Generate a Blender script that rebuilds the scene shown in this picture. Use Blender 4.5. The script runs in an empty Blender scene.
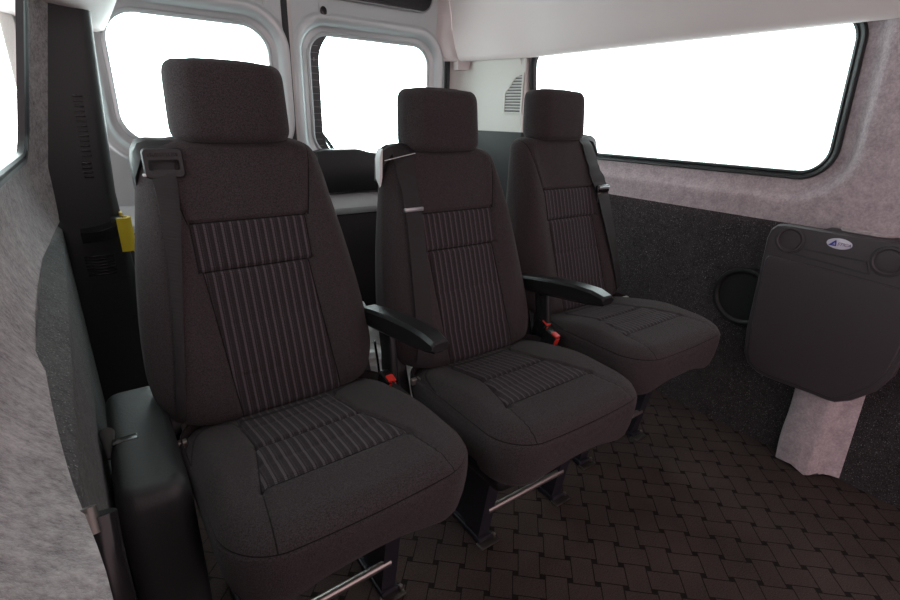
import bpy, math, random
from mathutils import Vector, Matrix
random.seed(7)
C = bpy.context.scene.collection
sc = bpy.context.scene
PI = math.pi

# ------------------------------------------------------------------ helpers
def link(name, verts, faces, mat=None, parent=None, smooth=True, loc=None, angle=None):
    me = bpy.data.meshes.new(name)
    me.from_pydata([tuple(v) for v in verts], [], faces)
    me.validate(); me.update()
    if smooth:
        me.polygons.foreach_set('use_smooth', [True] * len(me.polygons))
        if angle is not None:
            try: me.set_sharp_from_angle(angle=math.radians(angle))
            except Exception: pass
    o = bpy.data.objects.new(name, me); C.objects.link(o)
    if mat: me.materials.append(mat)
    if parent: o.parent = parent
    if loc: o.location = loc
    return o

def tag(o, label=None, cat=None, group=None, kind=None):
    if label: o['label'] = label
    if cat: o['category'] = cat
    if group: o['group'] = group
    if kind: o['kind'] = kind
    return o

def empty(name, loc, rz=0):
    o = bpy.data.objects.new(name, None); C.objects.link(o)
    o.location = loc; o.rotation_euler = (0, 0, rz); o.empty_display_size = .1
    return o

class MB:
    def __init__(s): s.v = []; s.f = []
    def add(s, v, f):
        n = len(s.v); s.v += [tuple(p) for p in v]; s.f += [tuple(i + n for i in q) for q in f]; return s
    def rings(s, R, cap=(True, True), closed=True):
        n = len(R[0]); v = [p for r in R for p in r]; f = []
        for a in range(len(R) - 1):
            for i in range(n if closed else n - 1):
                j = (i + 1) % n
                f.append((a*n+i, a*n+j, (a+1)*n+j, (a+1)*n+i))
        if cap[0]: f.append(tuple(range(n))[::-1])
        if cap[1]: f.append(tuple((len(R)-1)*n + i for i in range(n)))
        return s.add(v, f)
    def box(s, x0, x1, y0, y1, z0, z1, b=.003, taper=None):
        # bevelled box as stacked chamfered rings
        b = min(b, (x1-x0)*.45, (y1-y0)*.45, (z1-z0)*.45)
        R = []
        for z, k in ((z0, b), (z0+b*.3, b*.3), (z0+b, 0), (z1-b, 0), (z1-b*.3, b*.3), (z1, b)):
            R.append([(x, y, z) for x, y in rr2((x0+x1)/2, (y0+y1)/2, (x1-x0)/2-k, (y1-y0)/2-k, max(b-k*.5, 1e-4), 3)])
        return s.rings(R)
    def tube(s, pts, r, n=12, cap=True):
        P = [Vector(p) for p in pts]; R = []
        up = None
        for i, p in enumerate(P):
            t = (P[min(i+1, len(P)-1)] - P[max(i-1, 0)]).normalized()
            if up is None: up = t.orthogonal().normalized()
            up = (up - t*up.dot(t)).normalized(); w = t.cross(up)
            rr = r[i] if isinstance(r, (list, tuple)) else r
            R.append([p + up*math.cos(2*PI*k/n)*rr + w*math.sin(2*PI*k/n)*rr for k in range(n)])
        return s.rings(R, (cap, cap))
    def ribbon(s, pts, widths, normals, th=.0018):
        # flat strap: pts centreline, widths, normals (outward); cross direction from tangent
        R = []
        P = [Vector(p) for p in pts]
        for i, p in enumerate(P):
            t = (P[min(i+1, len(P)-1)] - P[max(i-1, 0)]).normalized()
            n = Vector(normals[i]); n = (n - t*n.dot(t)).normalized(); c = t.cross(n)
            w = widths[i]/2
            R.append([p - c*w, p - c*w + n*th, p - c*w*.5 + n*th*1.5, p + c*w*.5 + n*th*1.5, p + c*w + n*th, p + c*w])
        return s.rings(R)
    def build(s, name, mat=None, parent=None, smooth=True, loc=None, angle=35):
        return link(name, s.v, s.f, mat, parent, smooth, loc, angle)

def rr2(cx, cy, w, h, r, n=6, dense=None):
    """rounded rectangle outline, ccw; dense=(bottom,right,top,left) subdivisions of straight sides"""
    r = min(r, w*.999, h*.999)
    if dense is None: dense = (1, 1, 1, 1)
    out = []
    cs = [(cx+w-r, cy-h+r, -PI/2), (cx+w-r, cy+h-r, 0), (cx-w+r, cy+h-r, PI/2), (cx-w+r, cy-h+r, PI)]
    # start on bottom side going +x
    def corner(k):
        x, y, a = cs[k]
        return [(x + r*math.cos(a + PI/2*i/n), y + r*math.sin(a + PI/2*i/n)) for i in range(n+1)]
    corners = [corner(k) for k in range(4)]
    for k in range(4):
        a = corners[k-1][-1]; b = corners[k][0]; d = dense[k]
        for i in range(1, d):
            out.append((a[0]+(b[0]-a[0])*i/d, a[1]+(b[1]-a[1])*i/d))
        out += corners[k]
    return out

def interp(x, xs, ys):
    if x <= xs[0]: return ys[0]
    for i in range(len(xs)-1):
        if x <= xs[i+1]:
            t = (x-xs[i])/(xs[i+1]-xs[i]); return ys[i] + (ys[i+1]-ys[i])*t
    return ys[-1]
def smooth_interp(x, xs, ys):
    # catmull style monotone-ish
    if x <= xs[0]: return ys[0]
    if x >= xs[-1]: return ys[-1]
    for i in range(len(xs)-1):
        if x <= xs[i+1]:
            h = xs[i+1]-xs[i]; t = (x-xs[i])/h
            def m(k):
                if k == 0: return (ys[1]-ys[0])/(xs[1]-xs[0])
                if k == len(xs)-1: return (ys[-1]-ys[-2])/(xs[-1]-xs[-2])
                a = (ys[k]-ys[k-1])/(xs[k]-xs[k-1]); b = (ys[k+1]-ys[k])/(xs[k+1]-xs[k])
                return 0 if a*b < 0 else (a+b)/2
            t2 = t*t; t3 = t2*t
            return (2*t3-3*t2+1)*ys[i] + (t3-2*t2+t)*h*m(i) + (-2*t3+3*t2)*ys[i+1] + (t3-t2)*h*m(i+1)
def sstep(a, b, x):
    t = max(0, min(1, (x-a)/(b-a))); return t*t*(3-2*t)
def gauss(d, s): return math.exp(-d*d/(2*s*s))

# ------------------------------------------------------------------ node helpers
class E:
    nt = None
    def __init__(s, sock): s.s = sock
    @staticmethod
    def m(op, *a, clamp=False):
        n = E.nt.nodes.new('ShaderNodeMath'); n.operation = op; n.use_clamp = clamp
        for i, x in enumerate(a):
            if isinstance(x, E): E.nt.links.new(x.s, n.inputs[i])
            else: n.inputs[i].default_value = x
        return E(n.outputs[0])
    def __add__(a, b): return E.m('ADD', a, b)
    __radd__ = __add__
    def __sub__(a, b): return E.m('SUBTRACT', a, b)
    def __rsub__(a, b): return E.m('SUBTRACT', b, a)
    def __mul__(a, b): return E.m('MULTIPLY', a, b)
    __rmul__ = __mul__
    def __truediv__(a, b): return E.m('DIVIDE', a, b)
    def lt(a, b): return E.m('LESS_THAN', a, b)
    def gt(a, b): return E.m('GREATER_THAN', a, b)
    def abs(a): return E.m('ABSOLUTE', a)
    def fract(a): return E.m('FRACT', a)
    def floor(a): return E.m('FLOOR', a)
def new_mat(name, base=(.5,.5,.5), rough=.6, metal=0, spec=.5, sheen=0, coat=0):
    m = bpy.data.materials.new(name); m.use_nodes = True
    p = m.node_tree.nodes['Principled BSDF']
    p.inputs['Base Color'].default_value = (*base, 1)
    p.inputs['Roughness'].default_value = rough
    p.inputs['Metallic'].default_value = metal
    p.inputs['Specular IOR Level'].default_value = spec
    p.inputs['Sheen Weight'].default_value = sheen
    p.inputs['Sheen Roughness'].default_value = .5
    p.inputs['Coat Weight'].default_value = coat
    return m
def P(m): return m.node_tree.nodes['Principled BSDF']
def coords(m, kind='Object'):
    nt = m.node_tree; E.nt = nt
    tc = nt.nodes.new('ShaderNodeTexCoord'); sp = nt.nodes.new('ShaderNodeSeparateXYZ')
    nt.links.new(tc.outputs[kind], sp.inputs[0])
    return tc.outputs[kind], E(sp.outputs[0]), E(sp.outputs[1]), E(sp.outputs[2])
def noise(m, vec, scale, detail=3, rough=.6, stretch=None):
    nt = m.node_tree
    n = nt.nodes.new('ShaderNodeTexNoise'); n.inputs['Scale'].default_value = scale
    n.inputs['Detail'].default_value = detail; n.inputs['Roughness'].default_value = rough
    if stretch:
        mp = nt.nodes.new('ShaderNodeMapping'); mp.inputs['Scale'].default_value = stretch
        nt.links.new(vec, mp.inputs[0]); vec = mp.outputs[0]
    nt.links.new(vec, n.inputs['Vector'])
    return E(n.outputs[0])
def mixc(m, fac, a, b):
    nt = m.node_tree; n = nt.nodes.new('ShaderNodeMix'); n.data_type = 'RGBA'
    if isinstance(fac, E): nt.links.new(fac.s, n.inputs[0])
    else: n.inputs[0].default_value = fac
    for k, x in ((6, a), (7, b)):
        if isinstance(x, tuple): n.inputs[k].default_value = (*x, 1)
        else: nt.links.new(x, n.inputs[k])
    return n.outputs[2]
def setcol(m, sock): m.node_tree.links.new(sock, P(m).inputs['Base Color'])
def ramp(e, a, b): return E.m('MULTIPLY', e - a, 1/(b-a), clamp=True)
def bump(m, h, dist=.001, strength=1.0):
    nt = m.node_tree; b = nt.nodes.new('ShaderNodeBump')
    b.inputs['Distance'].default_value = dist; b.inputs['Strength'].default_value = strength
    nt.links.new(h.s, b.inputs['Height']); nt.links.new(b.outputs[0], P(m).inputs['Normal'])

# ------------------------------------------------------------------ materials
def fabric(name, part):
    m = new_mat(name, (.035,.03,.031), .92, spec=.08, sheen=.08)
    vec, x, y, z = coords(m)
    n1 = noise(m, vec, 480, 2, .8); n2 = noise(m, vec, 9, 2)
    weave = E.m('SINE', z*3200 if part != 'cushion' else y*3200) * E.m('SINE', x*3200)
    f = ramp(n1, .3, .7)
    base = mixc(m, f, (.021,.0172,.018), (.068,.056,.0585))
    stripes = None
    if part == 'back':
        up = z.gt(.716)
        xl = -.114 + (1-up)*(.008 + (.716-z)*.07)
        xr = .108 - (1-up)*(.008) + (1-up)*(.716-z)*.07
        mask = x.gt(xl)*x.lt(xr)*z.lt(.805)
        u = (x - 0.0)/.0158; w = z/.0030
    elif part == 'cushion':
        flare = E.m('MAXIMUM', .770-y, 0.0)
        mask = x.gt(-.104 - flare*.22)*x.lt(.090 + flare*.40)*y.gt(.656)
        u = (x)/.0158; w = y/.0030
    seam = None
    if part == 'cushion':
        fl2 = E.m('MAXIMUM', .660-y, 0.0); fr_ = y.lt(.660)
        seam = (z-.4392).abs().lt(.0012)
        top = z.gt(.4405)
        seam = E.m('MAXIMUM', seam, top*y.gt(.655)*(x + .104 + flare*.22).abs().lt(.0013))
        seam = E.m('MAXIMUM', seam, top*y.gt(.655)*(x - .090 - flare*.40).abs().lt(.0013))
        seam = E.m('MAXIMUM', seam, mask*(y-.6565).abs().lt(.0012))
        seam = E.m('MAXIMUM', seam, mask*(y-.766).abs().lt(.0014))
        seam = E.m('MAXIMUM', seam, top*fr_*(x + .128 + fl2*.12).abs().lt(.0012))
        seam = E.m('MAXIMUM', seam, top*fr_*(x - .134 - fl2*.22).abs().lt(.0012))
    elif part == 'back':
        fy = y.lt(1.12)
        ea = .115 + (z-.80)*.22
        seam = fy*z.gt(.805)*(x.abs() - ea).abs().lt(.0013)
        seam = E.m('MAXIMUM', seam, fy*x.abs().lt(.113)*(z-.8055).abs().lt(.0013))
        seam = E.m('MAXIMUM', seam, mask*(z-.716).abs().lt(.0016))
        seam = E.m('MAXIMUM', seam, fy*z.lt(.805)*(x-xl).abs().lt(.0013))
        seam = E.m('MAXIMUM', seam, fy*z.lt(.805)*(x-xr).abs().lt(.0013))
    if part != 'plain':
        fr = u.fract()
        s1 = (fr-.35).abs().lt(.13)
        s2 = (fr-.68).abs().lt(.06)
        dots = w.fract().lt(.62)
        st = mask*(s1*(dots*.55+.45) + s2*dots*.35)
        dark = mixc(m, mask*.55, base, (.022,.018,.021))
        st2 = E.m('MINIMUM', st, 1.0)
        col = mixc(m, st2, dark, (.100,.085,.095))
        col = mixc(m, seam*.8, col, (.006,.005,.005))
        setcol(m, col)
        bump(m, n1*.7 + weave*.25 + st2*.6 - seam*2.5, .0010, .8)
    else:
        setcol(m, base); bump(m, n1*.7 + weave*.25, .0010, .8)
    return m
M = {}
M['fab_back'] = fabric('seat_fabric_back', 'back')
M['fab_cush'] = fabric('seat_fabric_cushion', 'cushion')
M['fab'] = fabric('seat_fabric_plain', 'plain')
def plastic(name, col, rough=.45, grain=True, scale=700):
    m = new_mat(name, col, rough, spec=.4)
    if grain:
        vec, x, y, z = coords(m)
        n = noise(m, vec, scale, 2); bump(m, n, .0006, .6)
    return m
M['black'] = plastic('black_plastic', (.014,.014,.015), .42)
M['blackgloss'] = plastic('black_gloss_plastic', (.010,.010,.011), .25, False)
M['armrest'] = plastic('armrest_plastic', (.012,.012,.013), .3, True, 400)
M['boxplastic'] = plastic('moulded_plastic', (.020,.022,.023), .45, True, 260)
M['tray'] = plastic('tray_plastic', (.052,.043,.048), .42, True, 900)
M['webbing'] = new_mat('seat_belt_webbing', (.020,.0175,.0185), .6, spec=.35)
def _w():
    m = M['webbing']; vec, x, y, z = coords(m)
    bump(m, E.m('SINE', z*2600), .0005, .5)
_w()
M['red'] = new_mat('red_button', (.62,.03,.02), .35)
M['yellow'] = plastic('yellow_plastic', (.62,.47,.03), .4, False)
M['steel'] = new_mat('dark_painted_steel', (.030,.030,.040), .35, .3)
M['bar'] = new_mat('bare_steel', (.38,.35,.33), .35, .9)
M['bolt'] = new_mat('bolt_steel', (.16,.15,.14), .4, .9)
M['chrome'] = new_mat('grey_buckle', (.35,.37,.38), .3, .6)
M['white_edge'] = new_mat('pale_plastic_edge', (.7,.72,.72), .3)
M['rubber'] = new_mat('black_rubber', (.018,.020,.022), .4)
M['paint'] = new_mat('silver_body_paint', (.55,.60,.61), .36, .3, coat=.5)
M['liner'] = plastic('headliner_plastic', (.64,.56,.555), .6, True, 500)
M['trimbeige'] = plastic('pillar_trim_plastic', (.66,.645,.61), .55, True, 600)
M['vent'] = plastic('vent_grey', (.60,.60,.58), .5, False)
M['vent_gap'] = new_mat('vent_gap', (.16,.16,.155), .8)
M['darkvoid'] = new_mat('vent_depth', (.04,.04,.04), .8)
def carpet(name, a, b, fib=420, big=12, depth=.003, sheen=.3, speck=None):
    m = new_mat(name, a, .95, spec=.1, sheen=sheen)
    vec, x, y, z = coords(m)
    n1 = noise(m, vec, fib, 4, .7); n2 = noise(m, vec, big, 3); n3 = noise(m, vec, fib*.23, 3)
    f = ramp(n1*.6 + n2*.2 + n3*.35, .42, .74)
    c = mixc(m, f, a, b)
    if speck:
        n4 = noise(m, vec, fib*1.5, 1)
        c = mixc(m, ramp(n4, .64, .74), c, speck)
    setcol(m, c); bump(m, n1*.7 + n3*.6, depth, .9)
    return m
M['carpet_light'] = carpet('light_grey_felt_carpet', (.33,.268,.288), (.60,.505,.53), 150, 14)
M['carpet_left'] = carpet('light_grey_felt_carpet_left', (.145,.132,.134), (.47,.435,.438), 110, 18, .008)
M['carpet_dark_lit'] = carpet('charcoal_felt_carpet_window_lit', (.026,.028,.028), (.11,.115,.115), 240, 10, .003, .1, (.30,.32,.32))  # same charcoal felt, colour lightened to paint in window light on the left panel
M['carpet_dark'] = carpet('charcoal_felt_carpet', (.014,.012,.0125), (.056,.048,.051), 240, 10, .003, .15, (.26,.25,.26))
def floor_mat():
    m = new_mat('woven_block_floor_mat', (.03,.026,.025), .9, spec=.12)
    vec, x, y, z = coords(m)
    an = math.radians(FLOOR_ANG); p = FLOOR_P
    U = (x*math.cos(an) + y*math.sin(an))/p; V = (y*math.cos(an) - x*math.sin(an))/p
    par = ((U.floor() + V.floor())*.5).fract().gt(.25)
    a0 = (U.fract() - .5).abs(); b0 = (V.fract() - .5).abs()
    a = a0*(1-par) + b0*par; b = b0*(1-par) + a0*par
    w = .405; t = .020
    wob = noise(m, vec, 14, 2)
    ln1 = (b - w).abs().lt(t); ln2 = b.gt(w)*(a - w).abs().lt(t)
    gap = a.gt(w)*b.gt(w)
    dark = E.m('MAXIMUM', E.m('MAXIMUM', ln1, ln2), gap)
    # fine ribs, different direction in alternate blocks
    own = b.lt(w); dirn = (own*(1-par) + (1-own)*par)
    rib = E.m('SINE', U*150)*dirn + E.m('SINE', V*150)*(1-dirn)
    n1 = noise(m, vec, 330, 3, .8); n2 = noise(m, vec, 4, 3)
    f = ramp(n1*.9 + rib*.06 + n2*.35, .32, .85)
    c = mixc(m, f, (.010,.0078,.0073), (.104,.079,.072))
    c = mixc(m, dark*.85, c, (.008,.007,.007))
    setcol(m, c)
    bump(m, (1-dark)*1.0 + n1*.5 + rib*.12, .0022, .9)
    return m
FLOOR_ANG, FLOOR_P = -43, .065
M['floor'] = floor_mat()
def glass(name, tint):
    m = bpy.data.materials.new(name); m.use_nodes = True; nt = m.node_tree
    nt.nodes.remove(nt.nodes['Principled BSDF'])
    o = nt.nodes['Material Output']; t = nt.nodes.new('ShaderNodeBsdfTransparent'); g = nt.nodes.new('ShaderNodeBsdfGlossy')
    t.inputs[0].default_value = (*tint, 1); g.inputs['Roughness'].default_value = .02
    mx = nt.nodes.new('ShaderNodeMixShader'); mx.inputs[0].default_value = .06
    nt.links.new(t.outputs[0], mx.inputs[1]); nt.links.new(g.outputs[0], mx.inputs[2]); nt.links.new(mx.outputs[0], o.inputs[0])
    return m
M['glass'] = glass('window_glass', (.93,.98,.975))
M['darkglass'] = new_mat('dark_lens', (.012,.012,.014), .12)
M['frit'] = new_mat('black_ceramic_band', (.075,.085,.09), .3)
M['heater'] = new_mat('heater_wire', (.35,.37,.38), .4)
def bagmat():
    m = new_mat('translucent_plastic_film', (.86,.90,.89), .3)
    P(m).inputs['Transmission Weight'].default_value = .25
    return m
M['bag'] = bagmat()
M['sticker'] = new_mat('oval_sticker', (.62,.60,.70), .3)
M['navy'] = new_mat('navy_print', (.03,.04,.30), .4)
M['plum'] = new_mat('plum_print', (.10,.03,.14), .4)

# ------------------------------------------------------------------ seat geometry (seat-local coordinates)
def back_y(z): return smooth_interp(z, [.36,.42,.50,.60,.72,.82,.90,.955], [.905,.905,.935,.967,1.005,1.035,1.058,1.078])
def back_w(z): return smooth_interp(z, [.430,.455,.490,.53,.60,.72,.83,.90,.935,.955], [.180,.205,.224,.229,.225,.210,.190,.176,.163,.140])
def back_disp(x, z):
    # positive = towards the sitter (-y)
    w = back_w(z); u = abs(x)/w
    edge = (.111 if z > .716 else .106 - (.716-z)*.07) if x < 0 else (.111 if z > .716 else .100 + (.716-z)*.07)
    bol = .022*gauss(abs(x)-.155, .034)*sstep(.42,.5,z)*(1-sstep(.78,.93,z)*.7)
    inner = .006*(1 - (min(abs(x),edge)/edge)**2)*sstep(.43,.55,z)
    d = bol + inner
    if z < .812: d -= .0045*gauss(abs(x)-edge, .0028)
    ea = interp(z, [.80,.96], [.115,.150])
    if z >= .80: d -= .0045*gauss(abs(x)-ea, .0028)
    if abs(x) < edge+.004:
        for zz, a, s in ((.806,.0045,.0028),(.716,.0055,.0035),(.615,.0018,.004),(.515,.0018,.004)):
            d -= a*gauss(z-zz, s)
    return d
def back_front(x, z):
    """y of the finished front surface"""
    return back_y(z) - back_disp(x, z) + .035*(abs(x)/back_w(z))**6
def make_backrest(parent):
    R = []; zs = []
    for k in range(7): zs.append(('b', k/6))
    N = 190
    for k in range(N+1): zs.append(('m', k/N))
    for k in range(1, 8): zs.append(('t', k/7))
    z0, z1 = .452, .940
    for kind, t in zs:
        if kind == 'b': a = t*PI/2; z = z0 - .02*math.cos(a)+.0; ins = .035*(1-math.sin(a))
        elif kind == 'm': z = z0 + (z1-z0)*t; ins = 0
        else: a = t*PI/2; z = z1 + .018*math.sin(a); ins = .040*(1-math.cos(a))
        w = back_w(z) - ins; th = interp(z, [.4,.6,.95], [.125,.12,.085])/2 - ins*.6
        yc = back_y(z) + interp(z, [.4,.6,.95], [.125,.12,.085])/2
        ring = []
        for x, y in rr2(0, yc, w, th, min(.045, th*.95), 10, (130, 8, 16, 8)):
            if y < yc:
                y -= back_disp(x, z)*(1 if kind == 'm' else .5)*sstep(0, 1, (yc-y)/th)
                y += .012*(abs(x)/w)**4*sstep(0, 1, (yc-y)/th)
            ring.append((x, y, z))
        R.append(ring)
    return MB().rings(R).build('backrest', M['fab_back'], parent, angle=60)
def make_headrest(parent):
    # centre (0,1.105), z .950-.1.090
    R = []; N = 40
    zb, zt = .946, 1.094
    for k in range(N+1):
        t = k/N; z = zb + (zt-zb)*t
        e = max(1 - abs(2*t-1)**8, 0)
        s = e**.36
        w = .06 + (.122 - .06)*s if s < 1 else .122
        w = .072 + .047*s - .005*t; h = .014 + .038*s
        yc = 1.112 + .012*(t-.5)
        ring = []
        for x, y in rr2(-.004, yc, w, h, min(h*.92,.045), 8, (40, 4, 30, 4)):
            if y < yc: y += (.012*(abs(x)/w)**3 - .004)*sstep(0, 1, (yc-y)/h)
            ring.append((x, y, z))
        R.append(ring)
    # close tops with shrinking rings
    def shrink(r, f, dz): 
        cx = sum(p[0] for p in r)/len(r); cy = sum(p[1] for p in r)/len(r)
        return [(cx+(p[0]-cx)*f, cy+(p[1]-cy)*f, p[2]+dz) for p in r]
    top = [shrink(R[-1], f, dz) for f, dz in ((.90,.0012),(.6,.002),(.1,.0022))]
    bot = [shrink(R[0], f, dz) for f, dz in ((.1,-.003),(.6,-.003),(.93,-.002))]
    return MB().rings(bot+R+top).build('headrest', M['fab'], parent, angle=60)
def cush_top(x, y, s):
    """height of the top; s = 0 at seam .. 1 centre"""
    z = .4425 + .020*math.sin(min(1, s*5.5)*PI/2)**.8 + .006*math.sin(min(1, s*1.5)*PI/2)
    z += .010*sstep(.62,.55,y)*0
    fl = max(0, .770-y)
    xl, xr = -.104-fl*.22, .090+fl*.40
    z += .006*gauss(abs(x)-.165, .04)*sstep(.60,.75,y)
    z -= .034*sstep(.72,.96,y)
    # grooves
    if y > .645:
        z -= .005*(gauss(x-xl, .0032) + gauss(x-xr, .0032))
    if xl-.004 < x < xr+.004:
        z -= .005*gauss(y-.656, .0032) + .0055*gauss(y-.766, .0035) + .0015*gauss(y-.71,.004) + .0015*gauss(y-.85,.004)
    if y <= .66:  # seams running to the front corners
        xs = -.128 - (.66-y)*.12; xe = .134 + (.66-y)*.22
        z -= .004*(gauss(x-xs, .003) + gauss(x-xe, .003))
    return z
def make_cushion(parent):
    cy, w, h, cxx = .762, .220, .215, .012
    dense = (70, 60, 40, 60)
    def outline(ins):
        # plan outline, corner radius grows a little, front edge bowed
        pts = rr2(0, cy, w-ins, h-ins, max(.085-ins*.45, .02), 12, dense)
        return [(x + cxx, y - .012*(1-(x/w)**2)*(1 if y < cy else 0)*sstep(cy, cy-h, y)) for x, y in pts]
    R = []
    zbs = [(.345,.060),(.337,.045),(.336,.030),(.341,.018),(.352,.010),(.370,.005),(.395,.001),(.418,.0),(.432,.0005),(.437,.003),(.4400,.0075)]
    for z, ins in zbs:
        ring = []
        for x, y in outline(ins):
            zz = z
            if z < .39:
                # lower hem lifts in the middle of the front
                lift = (.014*gauss(x+.0, .08) - .016*gauss(abs(x)-.17, .05))*(1 if y < .66 else 0)
                zz = z + lift*(.39-z)/.05
            ring.append((x, y, zz))
        R.append(ring)
    NR = 62
    for k in range(NR+1):
        t = k/NR
        f = 1 - t*.985
        ring = []
        base = outline(.0045)
        for x, y in base:
            X = cxx + (x-cxx)*f; Y = cy + (y-cy)*f
            s = t
            ring.append((X, Y, cush_top(X, Y, s) if k else .4405))
        R.append(ring)
    return MB().rings(R).build('seat_cushion', M['fab_cush'], parent, angle=60)
def make_seat(loc, rz, dz, label, belt, armrest, buckles, leg_off=0, insane=None):
    root = empty('passenger_seat', loc, rz)
    tag(root, label, 'seat', 'passenger seats in the rear row')
    before = set(bpy.data.objects)
    if make_seat.proto is None:
        bk = make_backrest(root); hr = make_headrest(root); cu = make_cushion(root)
        make_seat.proto = (bk, hr, cu)
    else:
        for p in make_seat.proto:
            c = p.copy(); C.objects.link(c); c.parent = root; c.location = (0,0,0)
    # under-pan, recliner covers
    MB().box(-.185,.185,.60,.95,.29,.345,.02).build('seat_pan', M['black'], root)
    for s in (-1, 1):
        mb = MB()
        R = []
        for t in range(13):
            a = t/12
            z = .315 + .17*a; yy = .955 + .035*a; hh = .035*(1-.55*a)
            R.append([(s*.205 + dx*.012, yy+dy*hh, z) for dx, dy in ((-1,-1),(1,-1),(1.0,1),(-1,1))])
        mb.rings(R).build('recliner_cover', M['black'], root)
    for s in (-1, 1):
        MB().tube([(s*.055, back_y(.93)+.04, .93),(s*.055, 1.112, .965)], .006).build('headrest_post', M['bar'], root)
    if belt == 'left_frame':
        h_ = [o for o in bpy.data.objects if o.parent == root and o.name.startswith('headrest') and 'post' not in o.name][0]; h_.scale = (.95,1,1.02); h_.location.x = .007
    hc = [o for o in bpy.data.objects if o not in before and o is not root]
    for o in hc: o.location = (o.location[0], o.location[1], dz - (.019 if o.scale[2] > 1.01 else 0))
    # legs
    for s in (-1, 1):
        x = s*.135 + leg_off; mb = MB()
        # slanted leg plate: front post, foot flange and rear stay
        R = []
        for z, y0, y1 in ((0.012,.745,.80),(.30,.70,.775)):
            R.append([(x-.018,y0,z),(x+.018,y0,z),(x+.018,y1,z),(x-.018,y1,z)])
        mb.rings(R)
        R = []
        for z, y0, y1 in ((0.012,.80,.98),(.30,.775,.95)):
            R.append([(x-.010,y0,z),(x+.002,y0,z),(x+.002,y1,z),(x-.010,y1,z)])
        mb.rings(R)
        mb.box(x-.022,x+.022,.735,1.0,0.004,.018,.003)
        lg = mb.build('leg', M['steel'], root)
        f = MB().box(x-.026,x+.032,.716,.742,.0005,.006,.002)
        f.build('foot_flange', M['bolt'], lg)
        for (bx, by) in ((x+.026,.735),(x+.0,.90)):
            R = [[(bx+.008*rr*math.cos(i*PI/3), by+.008*rr*math.sin(i*PI/3), z) for i in range(6)] for z, rr in ((.006,.8),(.013,.8),(.016,.5))]
            MB().rings(R).build('bolt', M['bolt'], lg)
    MB().tube([(-.135+leg_off,.735,.104),(.135+leg_off,.735,.104)], .009, 16).build('crossbar', M['bar'], root)
    # armrest on the right side
    if armrest:
        xa = .242
        prof = [(1.01,.600,.560),(.95,.611,.565),(.88,.622,.573),(.80,.630,.583),(.745,.631,.592),(.712,.624,.598),(.708,.619,.602)]
        R = []
        for i, (y, zt, zb) in enumerate(prof):
            wv = .024 if i < 5 else .021
            c = .007
            R.append([(xa-wv,y,zb+c),(xa-wv+c,y,zb),(xa+wv-c,y,zb),(xa+wv,y,zb+c),(xa+wv,y,zt-c),(xa+wv-c,y,zt),(xa-wv+c,y,zt),(xa-wv,y,zt-c)])
        MB().rings(R).build('armrest', M['armrest'], root, angle=25)
        R = []
        for z, y0, y1 in ((.36,.89,.95),(.42,.89,.95),(.50,.90,.952),(.575,.91,.965)):
            R.append([(x, y, z) for x, y in rr2(xa+.008, (y0+y1)/2, .009, (y1-y0)/2, .006, 3)])
        ab = MB().rings(R).build('armrest_bracket', M['black'], root)
        pv = MB(); pv.tube([(xa-.004,.935,.578),(xa+.018,.935,.578)], .020, 20).build('pivot_cap', M['blackgloss'], ab)
    # seat belt
    s = -1 if belt != 'right' else 1
    def sp(x, z, off=.004): return (x, back_front(x, z) - off - .004, z+dz)
    if belt == 'left_frame':
        keys = [(.925,-.138,.042),(.86,-.140,.036),(.78,-.148,.027),(.70,-.158,.019),(.62,-.170,.016),(.54,-.182,.016),(.46,-.196,.018)]
    elif belt == 'left_slider':
        keys = [(.935,-.135,.046),(.86,-.138,.046),(.78,-.142,.046),(.70,-.148,.045),(.62,-.155,.043),(.54,-.162,.042),(.46,-.172,.040)]
    else:
        keys = [(.935,.108,.050),(.86,.124,.052),(.80,.138,.054),(.72,.150,.054),(.64,.161,.054),(.56,.172,.052),(.47,.184,.050)]
    zs = [k[0] for k in keys][::-1]; xs = [k[1] for k in keys][::-1]; ws = [k[2] for k in keys][::-1]
    pts, wd, nm = [], [], []
    n = 60
    for i in range(n+1):
        z = zs[-1] + (zs[0]-zs[-1])*i/n
        x = smooth_interp(z, zs, xs)
        pts.append(sp(x, z)); wd.append(smooth_interp(z, zs, ws))
        dn = (back_front(x+.01, z)-back_front(x-.01, z))/.02
        nm.append((dn*.6, -1, .25))
    # over the shoulder
    x0 = xs[-1]
    lo = -.012 if belt == 'left_frame' else 0
    pre = [(x0, 1.130, .950+dz+lo), (x0, 1.110, .958+dz+lo), (x0, 1.085, .954+dz+lo)]
    prew = [wd[0]]*3; pren = [(0,0,1),(0,-.1,1),(0,-.7,.8)]
    wb = MB().ribbon(pre+pts, prew+wd, pren+nm).build('seat_belt', M['webbing'], root)
    # shoulder cover
    if belt == 'left_frame':
        mb = MB(); R = []
        for x, zt, zb, in ((-.092,.948,.935),(-.11,.952,.930),(-.150,.953,.925),(-.168,.948,.890),(-.177,.932,.862),(-.181,.915,.862)):
            R.append([(x, 1.088, zb+dz), (x, 1.078, (zb+zt)/2+dz), (x, 1.088, zt+dz), (x, 1.13, zt+.004+dz), (x, 1.14, zb+dz)])
        mb.rings(R).build('belt_shoulder_cover', M['black'], root, angle=50)
        z0 = .915; g = MB()
        xc = -.135; yf = back_front(xc, z0) - .014
        def rrxz(cx, cz, w, h, r, y, n=6): return [(x, y + (z-cz)*.15 + (x-cx)*0, z+dz) for x, z in rr2(cx, cz, w, h, r, n)]
        g.rings([rrxz(xc,z0,.031,.024,.007,yf+.008), rrxz(xc,z0,.033,.026,.008,yf+.003), rrxz(xc,z0,.031,.024,.007,yf-.002), rrxz(xc,z0-.003,.025,.009,.003,yf-.002), rrxz(xc,z0-.003,.025,.009,.003,yf+.006)], (False, False))
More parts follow.
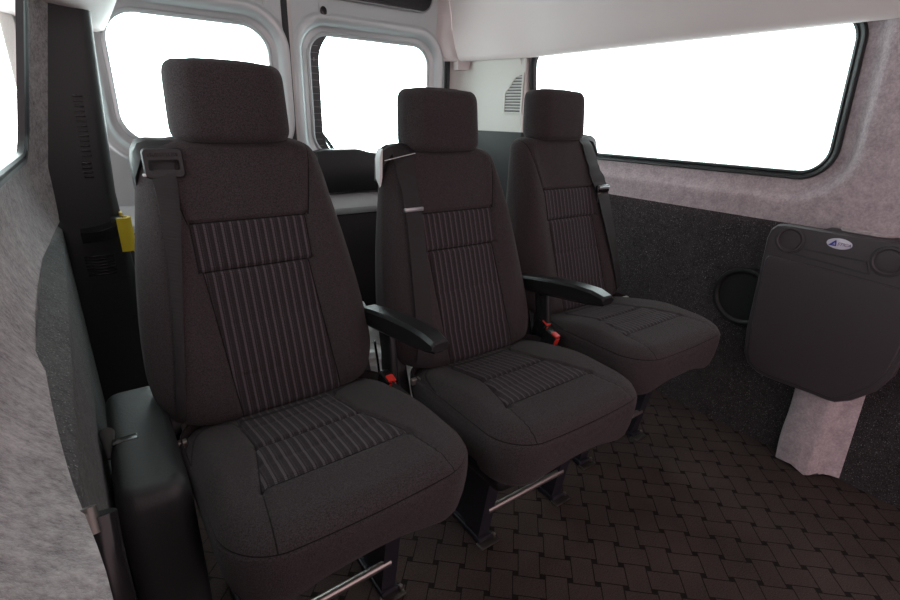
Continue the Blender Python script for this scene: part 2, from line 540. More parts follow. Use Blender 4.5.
        gd = g.build('belt_guide', M['black'], root, angle=40)
        t = MB()
        for i in range(12):
            xx = xc-.024+i*.0042
            t.box(xx, xx+.002, yf-.004+.002, yf+.001, z0+.012+dz, z0+.018+dz, .0005)
        t.build('grip_teeth', M['blackgloss'], gd)
        tag(MB().box(xc-.036, xc-.028, yf-.004, yf+.001, z0-.022+dz, z0-.017+dz, .001).build('clip', M['white_edge'], gd), 'small white clip')
    else:
        mb = MB(); R = []
        for q, zt, zb in ((.085,.960,.940),(.12,.966,.940),(.160,.962,.925),(.182,.950,.885),(.190,.93,.880)):
            x = s*q
            R.append([(x, 1.088, zb+dz), (x, 1.080, (zb+zt)/2+dz), (x, 1.088, zt+dz), (x, 1.11, zt+.003+dz), (x, 1.115, zb+dz)])
        mb.rings(R).build('belt_shoulder_cover', M['black'], root, angle=50)
        if belt == 'left_slider':
            R = []
            for q, zt, zb in ((-.188,.958,.893),(-.192,.952,.872),(-.196,.935,.868)):
                R.append([(q, 1.076, zb+dz), (q, 1.072, zt+dz), (q, 1.095, zt+dz), (q, 1.095, zb+.02+dz)])
            tag(MB().rings(R).build('cover_edge', M['white_edge'], root), 'shiny pale edge of the shoulder cover')
            # bright trim line under the headrest
            tag(MB().tube([(-.180,1.078,.930+dz),(-.14,1.066,.940+dz),(-.105,1.062,.947+dz)], .0009, 8).build('cover_lip', M['white_edge'], root), 'thin pale lip')
            zsl = .822; xs_ = smooth_interp(zsl, zs, xs); y = sp(xs_, zsl, .009)[1]
            tag(MB().box(xs_-.026, xs_+.026, y-.003, y+.004, zsl-.005+dz, zsl+.005+dz, .0015).build('belt_slider', M['chrome'], root), 'grey metal slider')
        else:
            zsl = .800; xs_ = smooth_interp(zsl, zs, xs); y = sp(xs_, zsl, .010)[1]
            tg = MB().box(xs_-.030, xs_+.030, y-.006, y+.006, zsl-.012+dz, zsl+.012+dz, .004).build('belt_tongue', M['blackgloss'], root)
            MB().box(xs_-.026, xs_+.026, y-.010, y-.005, zsl+.000+dz, zsl+.008+dz, .002).build('slot_rim', M['chrome'], tg)
            MB().box(xs_-.020, xs_-.006, y-.002, y+.003, zsl-.045+dz, zsl-.010+dz, .002).build('latch_plate', M['bolt'], tg)
    # buckles
    for side in buckles:
        xb = .232 if side > 0 else -.238; R = []
        Mx = Matrix.Translation((xb - (.004 if side > 0 else .0), (.872 if side < 0 else .908) if leg_off != .045 else .880, .418 if side > 0 else .432)) @ Matrix.Rotation(math.radians(18), 4, 'X')
        mb = MB()
        mb.box(-.014,.014,-.022,.022,-.09,.055,.005)
        mb.v = [tuple(Mx @ Vector(v)) for v in mb.v]
        bo = mb.build('buckle', M['blackgloss'], root)
        mb = MB(); mb.box(-.0095,.0095,-.024,-.016,.012,.050,.003); 
        mb.box(-.0095,.0095,-.022,.000,.050,.058,.003)
        mb.v = [tuple(Mx @ Vector(v)) for v in mb.v]
        tag(mb.build('button', M['red'], bo), 'red release button')
        MB().tube([(xb+.012*side,.94,.30+dz),(xb+.010*side,.955,.38+dz),(xb+.008*side,.962,.44+dz),(xb+.004*side,.97,.50+dz)], .003, 8).build('cable', M['blackgloss'], root)
    if belt == 'right':
        R = [[(x, y, z+dz*0) for x, y in rr2(.185, .90+o_, .035, .07+g_, .02, 5)] for z, o_, g_ in ((.10,.0,-.02),(.13,.0,.0),(.30,.02,.02),(.33,.02,.02))]
        MB().rings(R).build('lower_fairing', M['black'], root)
    # floor anchor of the belt beside the cushion
    MB().box(s*.205-.012, s*.205+.012, .890,.902,.425+dz,.440+dz,.002).build('anchor_plate', M['bar'], root)
    return root
make_seat.proto = None

make_seat((.270,0,0), math.radians(1.2), .024, 'dark grey striped seat nearest the camera, beside the black pillar and moulded box', 'left_frame', True, [1])
make_seat((.757,0,0), 0, 0, 'dark grey striped seat in the middle, with a grey slider on its left belt', 'left_slider', True, [1], .045)
make_seat((1.242,.062,0), 0, .023, 'dark grey striped seat beside the right window, belt over its right shoulder', 'right', False, [-1], .02)

# ------------------------------------------------------------------ floor
def grid(x0, x1, nx, y0, y1, ny, fz):
    v = [(x0+(x1-x0)*i/nx, y0+(y1-y0)*j/ny, 0) for j in range(ny+1) for i in range(nx+1)]
    v = [(x, y, fz(x, y)) for x, y, _ in v]
    f = [(j*(nx+1)+i, j*(nx+1)+i+1, (j+1)*(nx+1)+i+1, (j+1)*(nx+1)+i) for j in range(ny) for i in range(nx)]
    return v, f
mb = MB(); mb.box(-.35,1.86,-1.2,2.22,-.04,0,.001)
tag(mb.build('floor', M['floor'], angle=30), 'dark brown woven block pattern floor mat', kind='structure')

# ------------------------------------------------------------------ walls with a window opening
def wall_ring(name, mat, xfun, hole, outer, stepf, side, kind_name=None):
    """hole=(cy,cz,w,h,r); rings from the hole outwards; stepf list of (grow, xoffset)"""
    cy, cz, w, h, r = hole
    dense = (60, 20, 60, 20); R = []
    for g, xo in stepf:
        R.append([(xfun(y, z)+xo*side, y, z) for y, z in rr2(cy, cz, w+g, h+g, r+g, 12, dense)])
    y0, y1, z0, z1 = outer
    last = R[-1]; xo = stepf[-1][1]
    for t in [k/8 for k in range(1, 9)]:
        ring = []
        for (x, y, z) in last:
            # project radially to the outer rectangle
            dy, dz = y-cy, z-cz
            k = min(((y1-cy)/dy if dy > 0 else (y0-cy)/dy if dy < 0 else 1e9), ((z1-cz)/dz if dz > 0 else (z0-cz)/dz if dz < 0 else 1e9))
            Y, Z = cy+dy*k, cz+dz*k
            yy, zz = y+(Y-y)*t, z+(Z-z)*t
            ring.append((xfun(yy, zz)+xo*side, yy, zz))
        R.append(ring)
    return MB().rings(R, (False, False)).build(name, mat, None, angle=60)
rx = lambda y, z: 1.752 - max(0, z-.76)*.12
rh = (1.160, 1.112, .610, .222, .090)
o = wall_ring('wall_right', M['carpet_light'], rx, rh, (-.7, 1.800, .755, 1.40),
   [(.002,.006),(.004,.004),(.010,0),(.022,0),(.032,-.002),(.042,-.010),(.054,-.022),(.062,-.028),(.070,-.031),(.080,-.032),(.092,-.032)], 1)
tag(o, 'light grey felt covered right side panel around the long window', kind='structure')
def window_frame(name, xfun, hole, side, thick=.018, glass_off=.012):
    cy, cz, w, h, r = hole
    dense = (40, 16, 40, 16)
    def ring(g, xo): return [(xfun(y, z)+xo*side, y, z) for y, z in rr2(cy, cz, w+g, h+g, max(r+g, .01), 12, dense)]
    win = empty(name, (0,0,0)); tag(win, kind='structure')
    MB().rings([ring(.006,.012), ring(.006,-.006), ring(.002,-.010), ring(-.006,-.008), ring(-.009,-.003), ring(-.010,-.003), ring(-.013,-.007), ring(-.019,-.004), ring(-.020,.010), ring(.006,.012)], (False, False)).build('rubber_seal', M['rubber'], win, angle=50)
    g = ring(-.014, glass_off)
    MB().rings([g, [(x+.003*side, y, z) for x, y, z in g]]).build('window_pane', M['glass'], win, angle=30)
    return win
tag(window_frame('window_1', rx, rh, 1), 'long right side window with a black rubber seal')
# lower right wall
def rlow(y, z): return 1.742
MB_ = MB()
v, f = grid(-.7, 1.80, 60, 0, .757, 20, lambda a, b: 0)
vv = [(1.742 + .004*math.sin(y*7+z*5)*.5, y, z) for (y, z, _) in v]
b2 = MB().add([(x, y, z) for x, y, z in vv], [q[::-1] for q in f])
b2.add([(1.742,-.7,.757),(1.752,-.7,.760),(1.752,1.8,.760),(1.742,1.8,.757)], [(0,1,2,3)])
b2.add([(1.80,-.7,.0),(1.80,-.7,.757),(1.80,1.8,.757),(1.80,1.8,.0)], [(0,1,2,3)])
tag(b2.build('wall_right', M['carpet_dark'], angle=40), 'charcoal felt covered lower part of the right side wall', kind='structure')
# carpeted wheel post under the folding table
R = []
for z in [k/24*.77 for k in range(25)]:
    t = z/.77; yo = .012*t; wob = .003*math.sin(z*23)
    y_in = .473 - .0*t
    flare = .015*(1-t)**3
    R.append([(1.75,.485+yo,z),(1.728,.480+yo+wob,z),(1.700-flare*.3,.470+yo+wob,z),(1.690-flare*.4,.462+yo,z),(1.686-flare*.4,.420+yo+wob,z),(1.684-flare,.378+yo,z),(1.688-flare,.366+yo,z),(1.705,.352+yo+wob,z),(1.714,.350+yo,z),(1.719,.344+yo,z),(1.725,.325+yo,z),(1.75,.300+yo,z)])
# irregular cut bottom edge
R[0] = [(x, y, .006 + .005*math.sin(i*2.1)) for i, (x, y, z) in enumerate(R[0])]
tag(MB().rings(R).build('trim_1', M['carpet_light'], angle=60), 'pale felt covered post under the folding table', kind='structure')

# left wall
def lx(y, z):
    base = interp(y, [-.5, .2, 1.0, 1.60, 1.66, 1.73], [-.15,-.142,-.136,-.128,-.108,-.068])
    edge = smooth_interp(y, [-.5,.0,.2,.32,.46,.66,.91,1.37,1.72], [-.02,-.022,-.030,-.036,-.058,-.080,-.098,-.102,-.088])
    t = sstep(.90, .735, z) if z < .90 else 0
    t2 = max(0, min(1, (.90-z)/.165))
    k = t2**2.2
    return base + (edge-base)*k + max(0, z-.88)*.2
lh = (.93, 1.115, .672, .208, .07)
o = wall_ring('wall_left', M['carpet_left'], lx, lh, (-.5, 1.72, .736, 1.32),
   [(.002,-.006),(.004,-.004),(.010,0),(.02,0),(.03,0),(.045,0),(.06,0)], 1)
tag(o, 'light grey felt covered left side panel with a swollen lower edge', kind='structure')
tag(window_frame('window_2', lambda y, z: lx(y, max(z, .9)), lh, -1), 'left side window with a black rubber seal')
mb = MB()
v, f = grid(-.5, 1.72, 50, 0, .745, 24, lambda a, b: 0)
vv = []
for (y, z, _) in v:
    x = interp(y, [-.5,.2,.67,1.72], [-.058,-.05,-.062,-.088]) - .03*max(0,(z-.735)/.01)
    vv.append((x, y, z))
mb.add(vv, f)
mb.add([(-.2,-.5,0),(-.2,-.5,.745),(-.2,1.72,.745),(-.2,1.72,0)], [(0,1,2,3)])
tag(mb.build('wall_left', M['carpet_dark_lit'], angle=60), 'charcoal felt covered lower part of the left side wall', kind='structure')

# left rear pillar cover
def pil(z):
    xr = interp(z, [0,.35,.8,1.27], [.078,.072,.052,.078])
    xl = interp(z, [0,.5,.85,1.16,1.27], [-.100,-.094,-.088,-.026,-.004])
    return xl, xr
R = []
for k in range(41):
    z = 1.285*k/40; xl, xr = pil(z)
    xl -= .014 + .014*sstep(.7,.85,z)
    R.append([(x, y, z) for x, y in rr2((xl+xr)/2, 1.84, (xr-xl)/2, .14, .028, 8, (12, 6, 6, 6))])
pl = MB().rings(R).build('trim_2', M['boxplastic'], angle=50)
tag(pl, 'tall black pillar cover at the rear left corner', kind='structure')
mb = MB()
for r_, (xa, xb) in enumerate(((-.052,-.030),)):
    for i in range(13):
        z = 1.055 - i*.0125
        mb.box(.000-.0006*i, .022-.0006*i, 1.6985, 1.703, z, z+.005, .0008)
for i in range(4):
    z = .885 - i*.012
    mb.box(-.012, .010, 1.6965, 1.703, z, z+.006, .001)
v_ = mb.build('pillar_vent', M['blackgloss'], pl); 
mb = MB()
for i in range(7):
    z = .628 - i*.009
    mb.box(-.054, .016, 1.6965, 1.703, z, z+.0045, .001)
mb.build('pillar_vent', M['blackgloss'], pl)
# bracket and yellow grip
hm = empty('hook_bracket', (-.003, 1.66, .728))
tag(hm, 'yellow hooked plastic grip held in a black bracket on the rear left pillar', 'hook')
def mv(mb, d): mb.v = [(a[0]+d[0], a[1]+d[1], a[2]+d[2]) for a in mb.v]; return mb
R = []
for i in range(17):
    t = i/16; x = -.045 + .105*t; y = -.01 - .028*math.sin(t*PI*.55); z = -.018 + .030*t*t
    R.append([(x, y, z-.030), (x, y-.006, z-.028), (x, y-.006, z), (x, y, z+.002), (x, .04, z+.002), (x, .04, z-.03)])
MB().rings(R).build('holder', M['blackgloss'], hm, angle=50)
MB().box(.030,.064,.0,.12,-.01,.012,.004).build('holder_arm', M['black'], hm)
R = []
for i in range(15):
    a = -2.1 + 3.3*i/14
    cx, cy, r = .052, -.030, .020
    x = cx + r*math.cos(a); y = cy + r*math.sin(a)
    nx, ny = math.cos(a), math.sin(a)
    R.append([(x-nx*.004, y-ny*.004, -.070 + .010*math.sin(i*.5)), (x+nx*.004, y+ny*.004, -.072), (x+nx*.004, y+ny*.004, .020), (x-nx*.004, y-ny*.004, .020)])
tag(MB().rings(R).build('grip', M['yellow'], hm, angle=50), 'yellow hooked grip')
MB().box(.052,.060,.03,.07,-.02,.022,.002).build('grip_tab', M['yellow'], hm)

# moulded wheel arch box
def arch_box():
    R = []
    for z, ins in [(0,0),(.2,0),(.44,0)] + [(.508-.035*(1-math.sin(a)), .035*(1-math.cos(a))) for a in [k/8*PI/2 for k in range(9)]]:
        ring = []
        for x, y in rr2(-.007, .895, .0500-ins*.45, .180-ins*.7, max(.026-ins*.3,.008), 8, (8,14,8,14)):
            ring.append((x, y, z))
        R.append(ring)
    base = R[-1]
    for f_ in (.8,.5,.2,.02):
        R.append([(-.007+(x+.007)*f_, .895+(y-.895)*f_, z+.001) for x, y, z in base])
    t = empty('plastic_box', (0,0,0))
    tag(t, 'black grained moulded plastic box between the left wall and the nearest seat', 'box')
    MB().rings(R).build('box_body', M['boxplastic'], t, angle=50)
    MB().box(-.050,-.012,.868,.886,.505,.5100,.0015).build('slot_recess', M['blackgloss'], t)
    MB().tube([(-.056,.86,.49),(-.0545,.90,.515),(-.056,.95,.49)], [.004,.012,.004], 12).build('side_grommet', M['darkvoid'], t)
    return t
arch_box()
lv = empty('lever', (-.046,.40,.70))
tag(lv, 'black lever with a bright metal end low on the near left wall', 'lever')
MB().tube([(.0,.0,-.12),(.002,0,.0),(.004,.012,.025)], [.014,.013,.012], 14).build('lever_arm', M['blackgloss'], lv)
MB().tube([(-.002,.0,.018),(-.002,.010,.036)], [.007,.006], 14).build('lever_tip', M['bolt'], lv)

# ------------------------------------------------------------------ rear doors
YD = 2.15
def door(name, x0, x1, z0, z1, hole, label, band=False):
    cx, cz, w, h, r = hole
    d = empty(name, (0,0,0)); tag(d, label, kind='structure')
    dense = (24,24,24,24); R = []
    def ring(g, yo, yb=0): return [(x, YD+yo, z) for x, z in rr2(cx, cz, w+g, h+g, max(r+g*.8,.01), 14, dense)]
    for g, yo in ((.0,.045),(.0,.028),(.010,.022),(.022,.022),(.028,.016),(.036,.006),(.046,.0),(.058,-.004),(.064,-.004),(.070,.002),(.078,.006)):
        R.append(ring(g, yo))
    last = R[-1]
    for t in (.25,.5,.75,1):
        rg = []
        for (x, y, z) in last:
            dx, dz = x-cx, z-cz
            k = min(((x1-cx)/dx if dx > 1e-9 else (x0-cx)/dx if dx < -1e-9 else 1e9), ((z1-cz)/dz if dz > 1e-9 else (z0-cz)/dz if dz < -1e-9 else 1e9))
            X, Z = cx+dx*max(k,1.0), cz+dz*max(k,1.0)
            rg.append((x+(X-x)*t, y, z+(Z-z)*t))
        R.append(rg)
    rg = [(x, YD+.05, z) for x, y, z in R[-1]]
    R.append(rg)
    MB().rings(R, (False, False)).build('door_panel', M['paint'], d, angle=60)
    def wr(g, yo): return ring(g, yo)
    MB().rings([wr(.004,.024), wr(-.004,.020), wr(-.010,.024), wr(-.010,.034), wr(.004,.034)], (False, False)).build('rubber_seal', M['paint'], d, angle=50)
    g = ring(-.002, .034)
    MB().rings([g, [(x, y+.004, z) for x, y, z in g]]).build('window_pane', M['glass'], d, angle=30)
    return d
d1 = door('door_1', -.10, .718, .62, 1.86, (.392, 1.127, .276, .218, .105), 'silver left rear door with a rounded window')
d2 = door('door_2', .752, 1.487, .62, 1.86, (1.113, 1.100, .294, .242, .085), 'silver right rear door with a rounded window')
# dark lower linings
MB().box(-.10,.718,YD-.02,YD+.04,.02,.62,.01).build('lower_lining', M['black'], d1)
MB().box(.752,1.487,YD-.02,YD+.04,.02,.60,.01).build('lower_lining', M['black'], d2)
for dd, xa, xb in ((d1,-.10,.718),(d2,.752,1.487)):
    R = []
    for x in (xa, xb):
        R.append([(x, YD+.02, .60),(x, YD-.035,.602),(x, YD-.045,.615),(x, YD-.045,.632),(x, YD-.030,.645),(x, YD-.012,.690),(x, YD+.02,.70)])
    MB().rings(R).build('sill_rail', M['paint'], dd, angle=40)
# black box trim over lower right-door window
R = []
for x, zt in ((.80,.880),(.84,.888),(.99,.890),(1.02,.884),(1.10,.862),(1.20,.83),(1.40,.80)):
    R.append([(x, YD-.005, .70),(x, YD-.050,.705),(x, YD-.060,.73),(x, YD-.060,zt-.012),(x, YD-.052,zt-.002),(x, YD-.005,zt)])
MB().rings(R).build('door_pocket', M['boxplastic'], d2, angle=40)
# heater band and wires on the left edge of right window
mb = MB(); zc, hh = 1.100, .240
def curve_x(z):  # inner edge of band
    dz = abs(z-1.100); r = .085; edge = hh-r
    x = .823 if dz < edge else .823 + r - math.sqrt(max(0, r*r-(dz-edge)**2))
    return x
v = []; f = []
n = 60
for i in range(n+1):
    z = zc-hh + 2*hh*i/n
    xo = curve_x(z); xi = .866 + (0 if abs(z-1.100) < hh-.11 else .05*((abs(z-1.100)-(hh-.11))/.11)**2.2)
    v += [(xo, YD+.030, z), (xi, YD+.030, z)]
    if i: f.append((2*i-2, 2*i-1, 2*i+1, 2*i))
MB().add(v, f).build('dark_band', M['frit'], d2, smooth=False)
mb = MB()
for i in range(16):
    z = zc-.20+i*.0262
    mb.box(curve_x(z)+.001, .865, YD+.0285, YD+.0295, z, z+.0014, .0003)
mb.box(.843,.846,YD+.028,YD+.0295,1.235,1.25,.0005)
mb.build('heater_wire', M['heater'], d2)
wp = MB().ribbon([(.868,YD+.060,.955),(.905,YD+.062,.905),(.935,YD+.064,.86)], [.012,.016,.020], [(0,-1,0)]*3, .004)
wp.build('rear_wiper', M['rubber'], d2)
# top brake light lens, grommet, pull recess
def plate(pts_fn, y0, th): 
    return MB().rings([[(x, y0, z) for x, z in pts_fn(0)], [(x, y0-th, z) for x, z in pts_fn(0)], [(x, y0-th-.002, z) for x, z in pts_fn(.004)]], (True, True))
plate(lambda i: rr2(1.13, 1.60, .275-i, .125-i, .06, 8), YD+.004, .006).build('upper_lens', M['darkglass'], d2, angle=40)
MB().rings([[(x, YD+yo, z) for x, z in rr2(1.13,1.60,.275+g,.125+g,.06+g,8)] for g, yo in ((.0,.002),(.0,-.006),(.004,-.007),(.008,-.002),(.008,.004))], (False, False)).build('lens_rim', M['chrome'], d2, angle=60)
tri = [(.878,1.452),(.915,1.418),(.912,1.405),(.882,1.385),(.870,1.392),(.868,1.445)]
MB().rings([[(x, YD+.006, z) for x, z in tri],[(x, YD+.001, z) for x, z in tri]]).build('grommet_plate', M['paint'], d2)
MB().rings([[( .886+.014*k*math.cos(a*PI/12), YD+y, 1.418+.018*k*math.sin(a*PI/12)) for a in range(24)] for y, k in ((.004,1),(-.002,1),(-.004,.8))]).build('grommet', M['darkglass'], d2)
MB().tube([(.50,YD+.005,1.42),(.58,YD+.005,1.405),(.635,YD+.005,1.392),(.650,YD+.005,1.405),(.655,YD+.005,1.45)], .0022, 6).build('recess_outline', M['vent'], d1)
# centre gap seal and right gap seal
mb = MB(); mb.box(.716,.740,YD-.0,YD+.06,.02,1.86,.004)
tag(mb.build('trim_3', M['rubber']), 'black vertical seal between the two rear doors', kind='structure')
mb = MB(); mb.box(.736,.754,YD+.002,YD+.06,.02,1.86,.004)
tag(mb.build('trim_4', M['vent']), 'grey strip beside the centre door seal', kind='structure')
mb = MB(); mb.box(1.494,1.516,YD-.004,YD+.06,.02,1.30,.006)
tag(MB().box(1.490,1.535,YD+.022,YD+.050,1.29,1.86,.004).build('trim_11', M['liner']), kind='structure')
tag(MB().box(1.536,1.80,2.172,2.20,0,1.86,.004).build('trim_9', M['trimbeige']), kind='structure')
tag(MB().box(-.135,-.10,2.10,2.20,0,1.86,.004).build('trim_10', M['trimbeige']), kind='structure')
tag(mb.build('trim_5', M['rubber']), 'black vertical seal right of the rear doors', kind='structure')

# right rear pillar trim
def strip(path, z0, z1, mat, name, nz=6, th=.02):
    R = []
    for k in range(nz+1):
        z = z0+(z1-z0)*k/nz
        R.append([(x, y, z) for x, y in path] + [(x+th, y+th, z) for x, y in reversed(path)])
    return MB().rings(R).build(name, mat, angle=40)
path = [(1.505,2.165),(1.530,2.15),(1.560,2.13),(1.585,2.095),(1.598,2.05),(1.606,1.99),(1.666,1.780),(1.692,1.785),(1.742,1.788)]
pt = strip(path, .975, 1.297, M['trimbeige'], 'trim_6'); tag(pt, 'off white plastic pillar trim beside the long window', kind='structure')
pd_ = strip(path, 0.0, .9745, M['boxplastic'], 'trim_7'); tag(pd_, 'dark lower pillar cover behind the far seats', kind='structure')
# vent grille on that trim, built in the local plane
vg = empty('vent_grille', (1.6355,1.878,1.055)); tag(vg, 'louvred air vent with a cut corner on the off white pillar trim', 'vent')
dv = Vector((1.666-1.606, 1.78-1.99, 0)).normalized(); nv = Vector((dv.y, -dv.x, 0)); nv = nv if nv.x < 0 else -nv
def vp(u, z, o): q = dv*u + nv*o; return (q.x, q.y, z)
U0, U1 = .0, .100
def vtop(u): return interp(u, [0,.075,U1], [.085,.165,.172])
out = [(U0,0),(U1,0),(U1,.172),(.062,.166),(U0,.088)]
inn = [(U0+.008,.007),(U1-.008,.007),(U1-.008,.164),(.065,.158),(U0+.008,.086)]
MB().rings([[vp(u,z,.002) for u,z in out],[vp(u,z,.006) for u,z in out],[vp(u,z,.006) for u,z in inn],[vp(u,z,-.002) for u,z in inn]], (False,False)).build('vent_frame', M['trimbeige'], vg, angle=30)
MB().rings([[vp(u,z,.0005) for u,z in inn],[vp(u,z,.0015) for u,z in inn]]).build('vent_back', M['vent_gap'], vg)
for i in range(12):
    z = .014+i*.0125
    u0 = U0+.008 if z < .084 else .008 + (z-.084)*.76
    if u0 > U1-.02: break
    MB().rings([[vp(u,z,.001),vp(u,z+.002,.0065),vp(u,z+.0075,.003),vp(u,z+.006,.001)] for u in (u0, U1-.009)]).build('louvre', M['vent'], vg, angle=30)
bk = [(1.535,2.135),(1.60,2.10)]
mb = MB(); R = []
for z, a, b in ((1.245,1.530,1.570),(1.25,1.528,1.574),(1.305,1.525,1.588)):
    R.append([(a,2.10,z),(b,2.075,z),(b,2.14,z),(a,2.14,z)])
tag(MB().rings(R).build('trim_8', M['liner'], angle=30), 'small off white bracket under the rear end of the headliner', kind='structure')

# ------------------------------------------------------------------ headliner
prof_r = [(1.735,1.300),(1.70,1.291),(1.660,1.284),(1.640,1.282),(1.628,1.287),(1.618,1.302),(1.604,1.335),(1.580,1.39),(1.545,1.46),(1.49,1.55),(1.42,1.63),(1.30,1.70),(1.10,1.74),(.82,1.755)]
def lip_l(): return [(-.17,1.30),(-.13,1.285),(-.06,1.272),(.04,1.262),(.105,1.262),(.125,1.270),(.138,1.290),(.150,1.33),(.175,1.42),(.23,1.54),(.32,1.64),(.48,1.71),(.65,1.745),(.82,1.755)]
full = lip_l() + prof_r[::-1][1:]
def extr(pr, y0, y1, name, mat, n=10, th=.02):
    R = []
    for k in range(n+1):
        y = y0+(y1-y0)*k/n
        sh = interp(y, [1.70,1.79,1.99,2.10,2.17], [0,.02,.065,.10,.17])
        g = lambda x, z: x - (sh*max(0, min(1, (1.62-z)/.25)) if x > 1.2 and x < 1.70 else 0)
        R.append([(g(x, z), y, z) for x, z in pr] + [(g(x, z), y, z+th+.01) for x, z in reversed(pr)])
    return MB().rings(R).build(name, mat, angle=50)
tag(extr(full, -1.2, 2.097, 'ceiling', M['liner'], 60), 'pale moulded headliner with coved sides', kind='structure')
tag(extr(full, 2.102, 2.17, 'ceiling', M['liner'], 4), 'rear header strip of the pale headliner', kind='structure')

# ------------------------------------------------------------------ folding table on the right wall
tb = empty('folding_table', (1.70,.50,.27)); tag(tb, 'dark grey folding table on the right wall with two cup rings and oval sticker', 'table')
# local: u=-y direction runs forward; build in (y,z) world, x outward
X0 = 1.648  # face plane
outl = []
def tpts(g):
    pts = [(.655+g,.705),(.650+g,.735+g*.6),(.635+g*.7,.752+g),(.61,.757+g),(.29,.757+g),(.262-g*.5,.750+g*.7),(.250-g,.725),
           (.252-g,.60),(.256-g,.47),(.262-g,.400),(.285-g*.7,.345-g*.5),(.33-g*.5,.292-g),(.365,.268-g),(.385,.265-g),(.42,.266-g),(.55,.264-g),(.585+g*.3,.268-g),(.618+g*.7,.288-g*.7),(.638+g,.320-g*.3),(.648+g,.40)]
    return pts
def tring(g, x): return [(x, y, z) for y, z in tpts(g)]
def off(mb): mb.v = [(a[0]-1.70, a[1]*.982-.50, 1.03-(1.03-a[2])*.982-.27) for a in mb.v]; return mb
mb = MB().rings([tring(-.002,X0+.030), tring(0,X0+.024), tring(0,X0+.006), tring(-.004,X0), tring(-.010,X0-.001)])
off(mb).build('table_body', M['tray'], tb, angle=25)
# raised leaf with groove outline
LT = [(.5555,.695),(.596,.677),(.3815,.661),(.3965,.693)]
leaf = [(.640,.650),(.634,.658),(.30,.640),(.272,.633),(.268,.615),(.270,.47),(.278,.410),(.300,.358),(.342,.305),(.375,.282),(.55,.280),(.585,.284),(.610,.300),(.624,.330),(.632,.42),(.642,.640)]
def lring(k, x):
    cy, cz = .455, .47
    return [(x, cy+(y-cy)*k, cz+(z-cz)*k) for y, z in leaf]
off(MB().rings([lring(1.0,X0+.0), lring(1.0,X0-.004), lring(.985,X0-.007), lring(.96,X0-.0075)])).build('table_leaf', M['tray'], tb, angle=25)
off(MB().tube(lring(1.006,X0-.001)+[lring(1.006,X0-.001)[0]], .0026, 6)).build('leaf_gap', M['darkvoid'], tb)
# trapezoid latch plate
lt = LT
off(MB().tube([(X0-.0015, y, z) for y, z in lt]+[(X0-.0015, LT[0][0], LT[0][1])], .0024, 6)).build('latch_outline', M['darkvoid'], tb)
for cy, cz in ((.590,.713),(.352,.705)):
    r0 = .035; n = 40
    def cr(r, x): return [(x, cy+r*math.cos(2*PI*i/n), cz+r*math.sin(2*PI*i/n)) for i in range(n)]
    off(MB().tube(cr(r0+.004,X0-.001)+[cr(r0+.004,X0-.001)[0]], .0022, 6)).build('ring_groove', M['darkvoid'], tb)
    off(MB().rings([cr(r0+.004,X0+.0),cr(r0+.003,X0-.004),cr(r0-.001,X0-.005),cr(r0-.006,X0+.0),cr(r0-.008,X0-.003),cr(r0-.012,X0-.0035)],(False,True))).build('cup_ring', M['tray'], tb, angle=30)
# hinge rail
off(MB().box(1.660,1.738,.25,.52,.750,.758,.002)).build('hinge_rail', M['black'], tb)
off(MB().box(1.674,1.741,.52,.60,.5,.56,.003)).build('back_bracket', M['black'], tb)
# oval sticker with emblem and lettering
scy, scz = .468, .728
n = 40
stk = off(MB().rings([[(X0-xo, scy+.0305*k*math.cos(2*PI*i/n), scz+.0150*k*math.sin(2*PI*i/n)) for i in range(n)] for xo, k in ((.0005,1),(.0018,1),(.0021,.97))])).build('oval_sticker', M['sticker'], tb, angle=30)
tag(stk, 'pale oval sticker with a blue triangular emblem')
tri = [(.0205,-.0062),(.0085,.0068),(.0065,.0068),(.0040,-.0062),(.0070,-.0062),(.0080,-.0028),(.0150,-.0028),(.0165,-.0062)]
tri2 = [(.0135,-.0010),(.0085,-.0010),(.0095,.0045)]
xx = X0-.0024
mbt = MB()
P3 = [(xx, scy+u, scz+v) for u, v in [(.0255,-.0078),(.0105,.0085),(.0080,.0085),(.0055,-.0078)]]
mbt.rings([P3, [(x-.0004, y, z) for x, y, z in P3]])
off(mbt).build('emblem', M['navy'], stk, smooth=False)
def text(s, size, loc, mat, parent, name, shear=0):
    cu = bpy.data.curves.new(name, 'FONT'); cu.body = s; cu.size = size; cu.extrude = .0002; cu.shear = shear
    cu.align_x = 'LEFT'
    to = bpy.data.objects.new(name, cu); C.objects.link(to)
    dg = bpy.context.evaluated_depsgraph_get(); me = bpy.data.meshes.new_from_object(to.evaluated_get(dg))
    bpy.data.objects.remove(to)
    # text x -> -y world, text y -> z, facing -x
    for v in me.vertices:
        a = v.co.copy(); v.co = Vector((loc[0]-a.z, loc[1]-a.x, loc[2]+a.y))
    o = bpy.data.objects.new(name, me); C.objects.link(o); me.materials.append(mat); o.parent = parent
    return o
text('STICA', .0120, (X0-.0025-1.70, (scy+.0050)*.982-.50, 1.03-(1.03-scz+.0045)*.982-.27), M['plum'], stk, 'lettering', .3)
text('A', .0095, (X0-.0030-1.70, (scy+.0150)*.982-.50, 1.03-(1.03-scz+.0052)*.982-.27), M['sticker'], stk, 'emblem_letter', .2)

# round black cover behind the table
rc = empty('round_cover', (1.73,.70,.49)); tag(rc, 'round black disc cover low on the right wall, partly behind the folding table', 'cover')
n = 56
def rcr(r, x): return [(x, r*math.cos(2*PI*i/n)*.98, r*math.sin(2*PI*i/n)*1.0) for i in range(n)]
MB().rings([rcr(.098,.012), rcr(.100,-.006), rcr(.097,-.014), rcr(.090,-.016), rcr(.083,-.013), rcr(.080,-.008), rcr(.060,-.0075), rcr(.02,-.0075)], (True, True)).build('rim', M['black'], rc, angle=40)

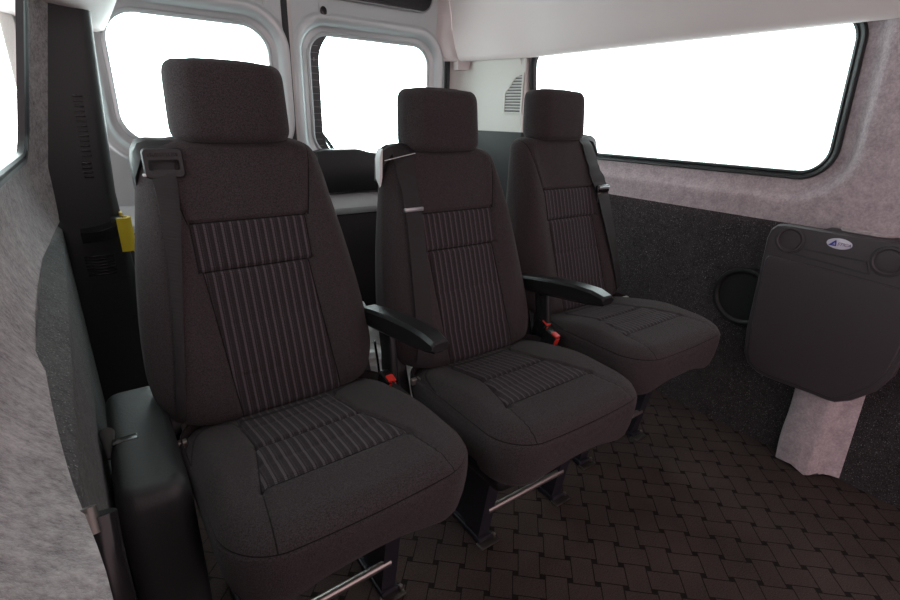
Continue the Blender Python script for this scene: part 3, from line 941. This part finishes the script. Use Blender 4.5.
# crumpled film behind the seats
def bag():
    v = []; f = []; nx, ny = 26, 22
    for j in range(ny+1):
        for i in range(nx+1):
            u = i/nx; w = j/ny
            r = random.Random(i//2*31 + j//2*17)
            x = .30 + .62*u; z = .01 + .37*w*(1-.15*math.sin(u*9)); 
            y = 1.32 + .10*w + .045*r.uniform(-1,1) + .03*math.sin(u*14+w*5)
            v.append((x, y, z + .02*r.uniform(-1,1)*(j > 0)))
    for j in range(ny):
        for i in range(nx):
            a = j*(nx+1)+i; f += [(a, a+1, a+nx+2), (a, a+nx+2, a+nx+1)]
    n = len(v)
    o = MB().add(v, f).build('plastic_sheet', M['bag'], smooth=False)
    md = o.modifiers.new('thick', 'SOLIDIFY'); md.thickness = .002
    tag(o, 'crumpled pale plastic sheet on the floor behind the seats', 'plastic sheet')
bag()

# ------------------------------------------------------------------ light
w = bpy.data.worlds.new('sky'); sc.world = w; w.use_nodes = True
nt = w.node_tree; bg = nt.nodes['Background']
tc = nt.nodes.new('ShaderNodeTexCoord'); sp = nt.nodes.new('ShaderNodeSeparateXYZ'); nt.links.new(tc.outputs['Generated'], sp.inputs[0])
mp = nt.nodes.new('ShaderNodeMapRange'); mp.inputs[1].default_value = -.7; mp.inputs[2].default_value = .2
nt.links.new(sp.outputs[1], mp.inputs[0])
mx = nt.nodes.new('ShaderNodeMix'); mx.data_type = 'RGBA'
mx.inputs[6].default_value = (.31,.228,.236,1); mx.inputs[7].default_value = (.94,1.0,1.0,1)
nt.links.new(mp.outputs[0], mx.inputs[0]); nt.links.new(mx.outputs[2], bg.inputs[0])
m2 = nt.nodes.new('ShaderNodeMapRange'); m2.inputs[1].default_value = .35; m2.inputs[2].default_value = .8
m2.inputs[3].default_value = 4.3; m2.inputs[4].default_value = 9.0
nt.links.new(sp.outputs[1], m2.inputs[0]); nt.links.new(m2.outputs[0], bg.inputs[1])

# ------------------------------------------------------------------ camera
cam = bpy.data.cameras.new('camera'); co = bpy.data.objects.new('camera', cam); C.objects.link(co)
Rm = Matrix(((0.8157297482359633, 0.17955161770660236, -0.5498601589693821), (-0.5778075753430537, 0.2971378359124708, -0.7601628196284234), (0.026895793705953793, 0.9378007907056785, 0.3461304569562335)))
co.matrix_world = Matrix.Translation((0,0,1.03)) @ Rm.to_4x4()
cam.sensor_width = 36; cam.lens = 494.07/900*36; cam.clip_start = .01
sc.camera = co
vs = sc.view_settings; vs.view_transform = 'Standard'; vs.look = 'None'; vs.gamma = 1; vs.exposure = 0; vs.use_curve_mapping = False
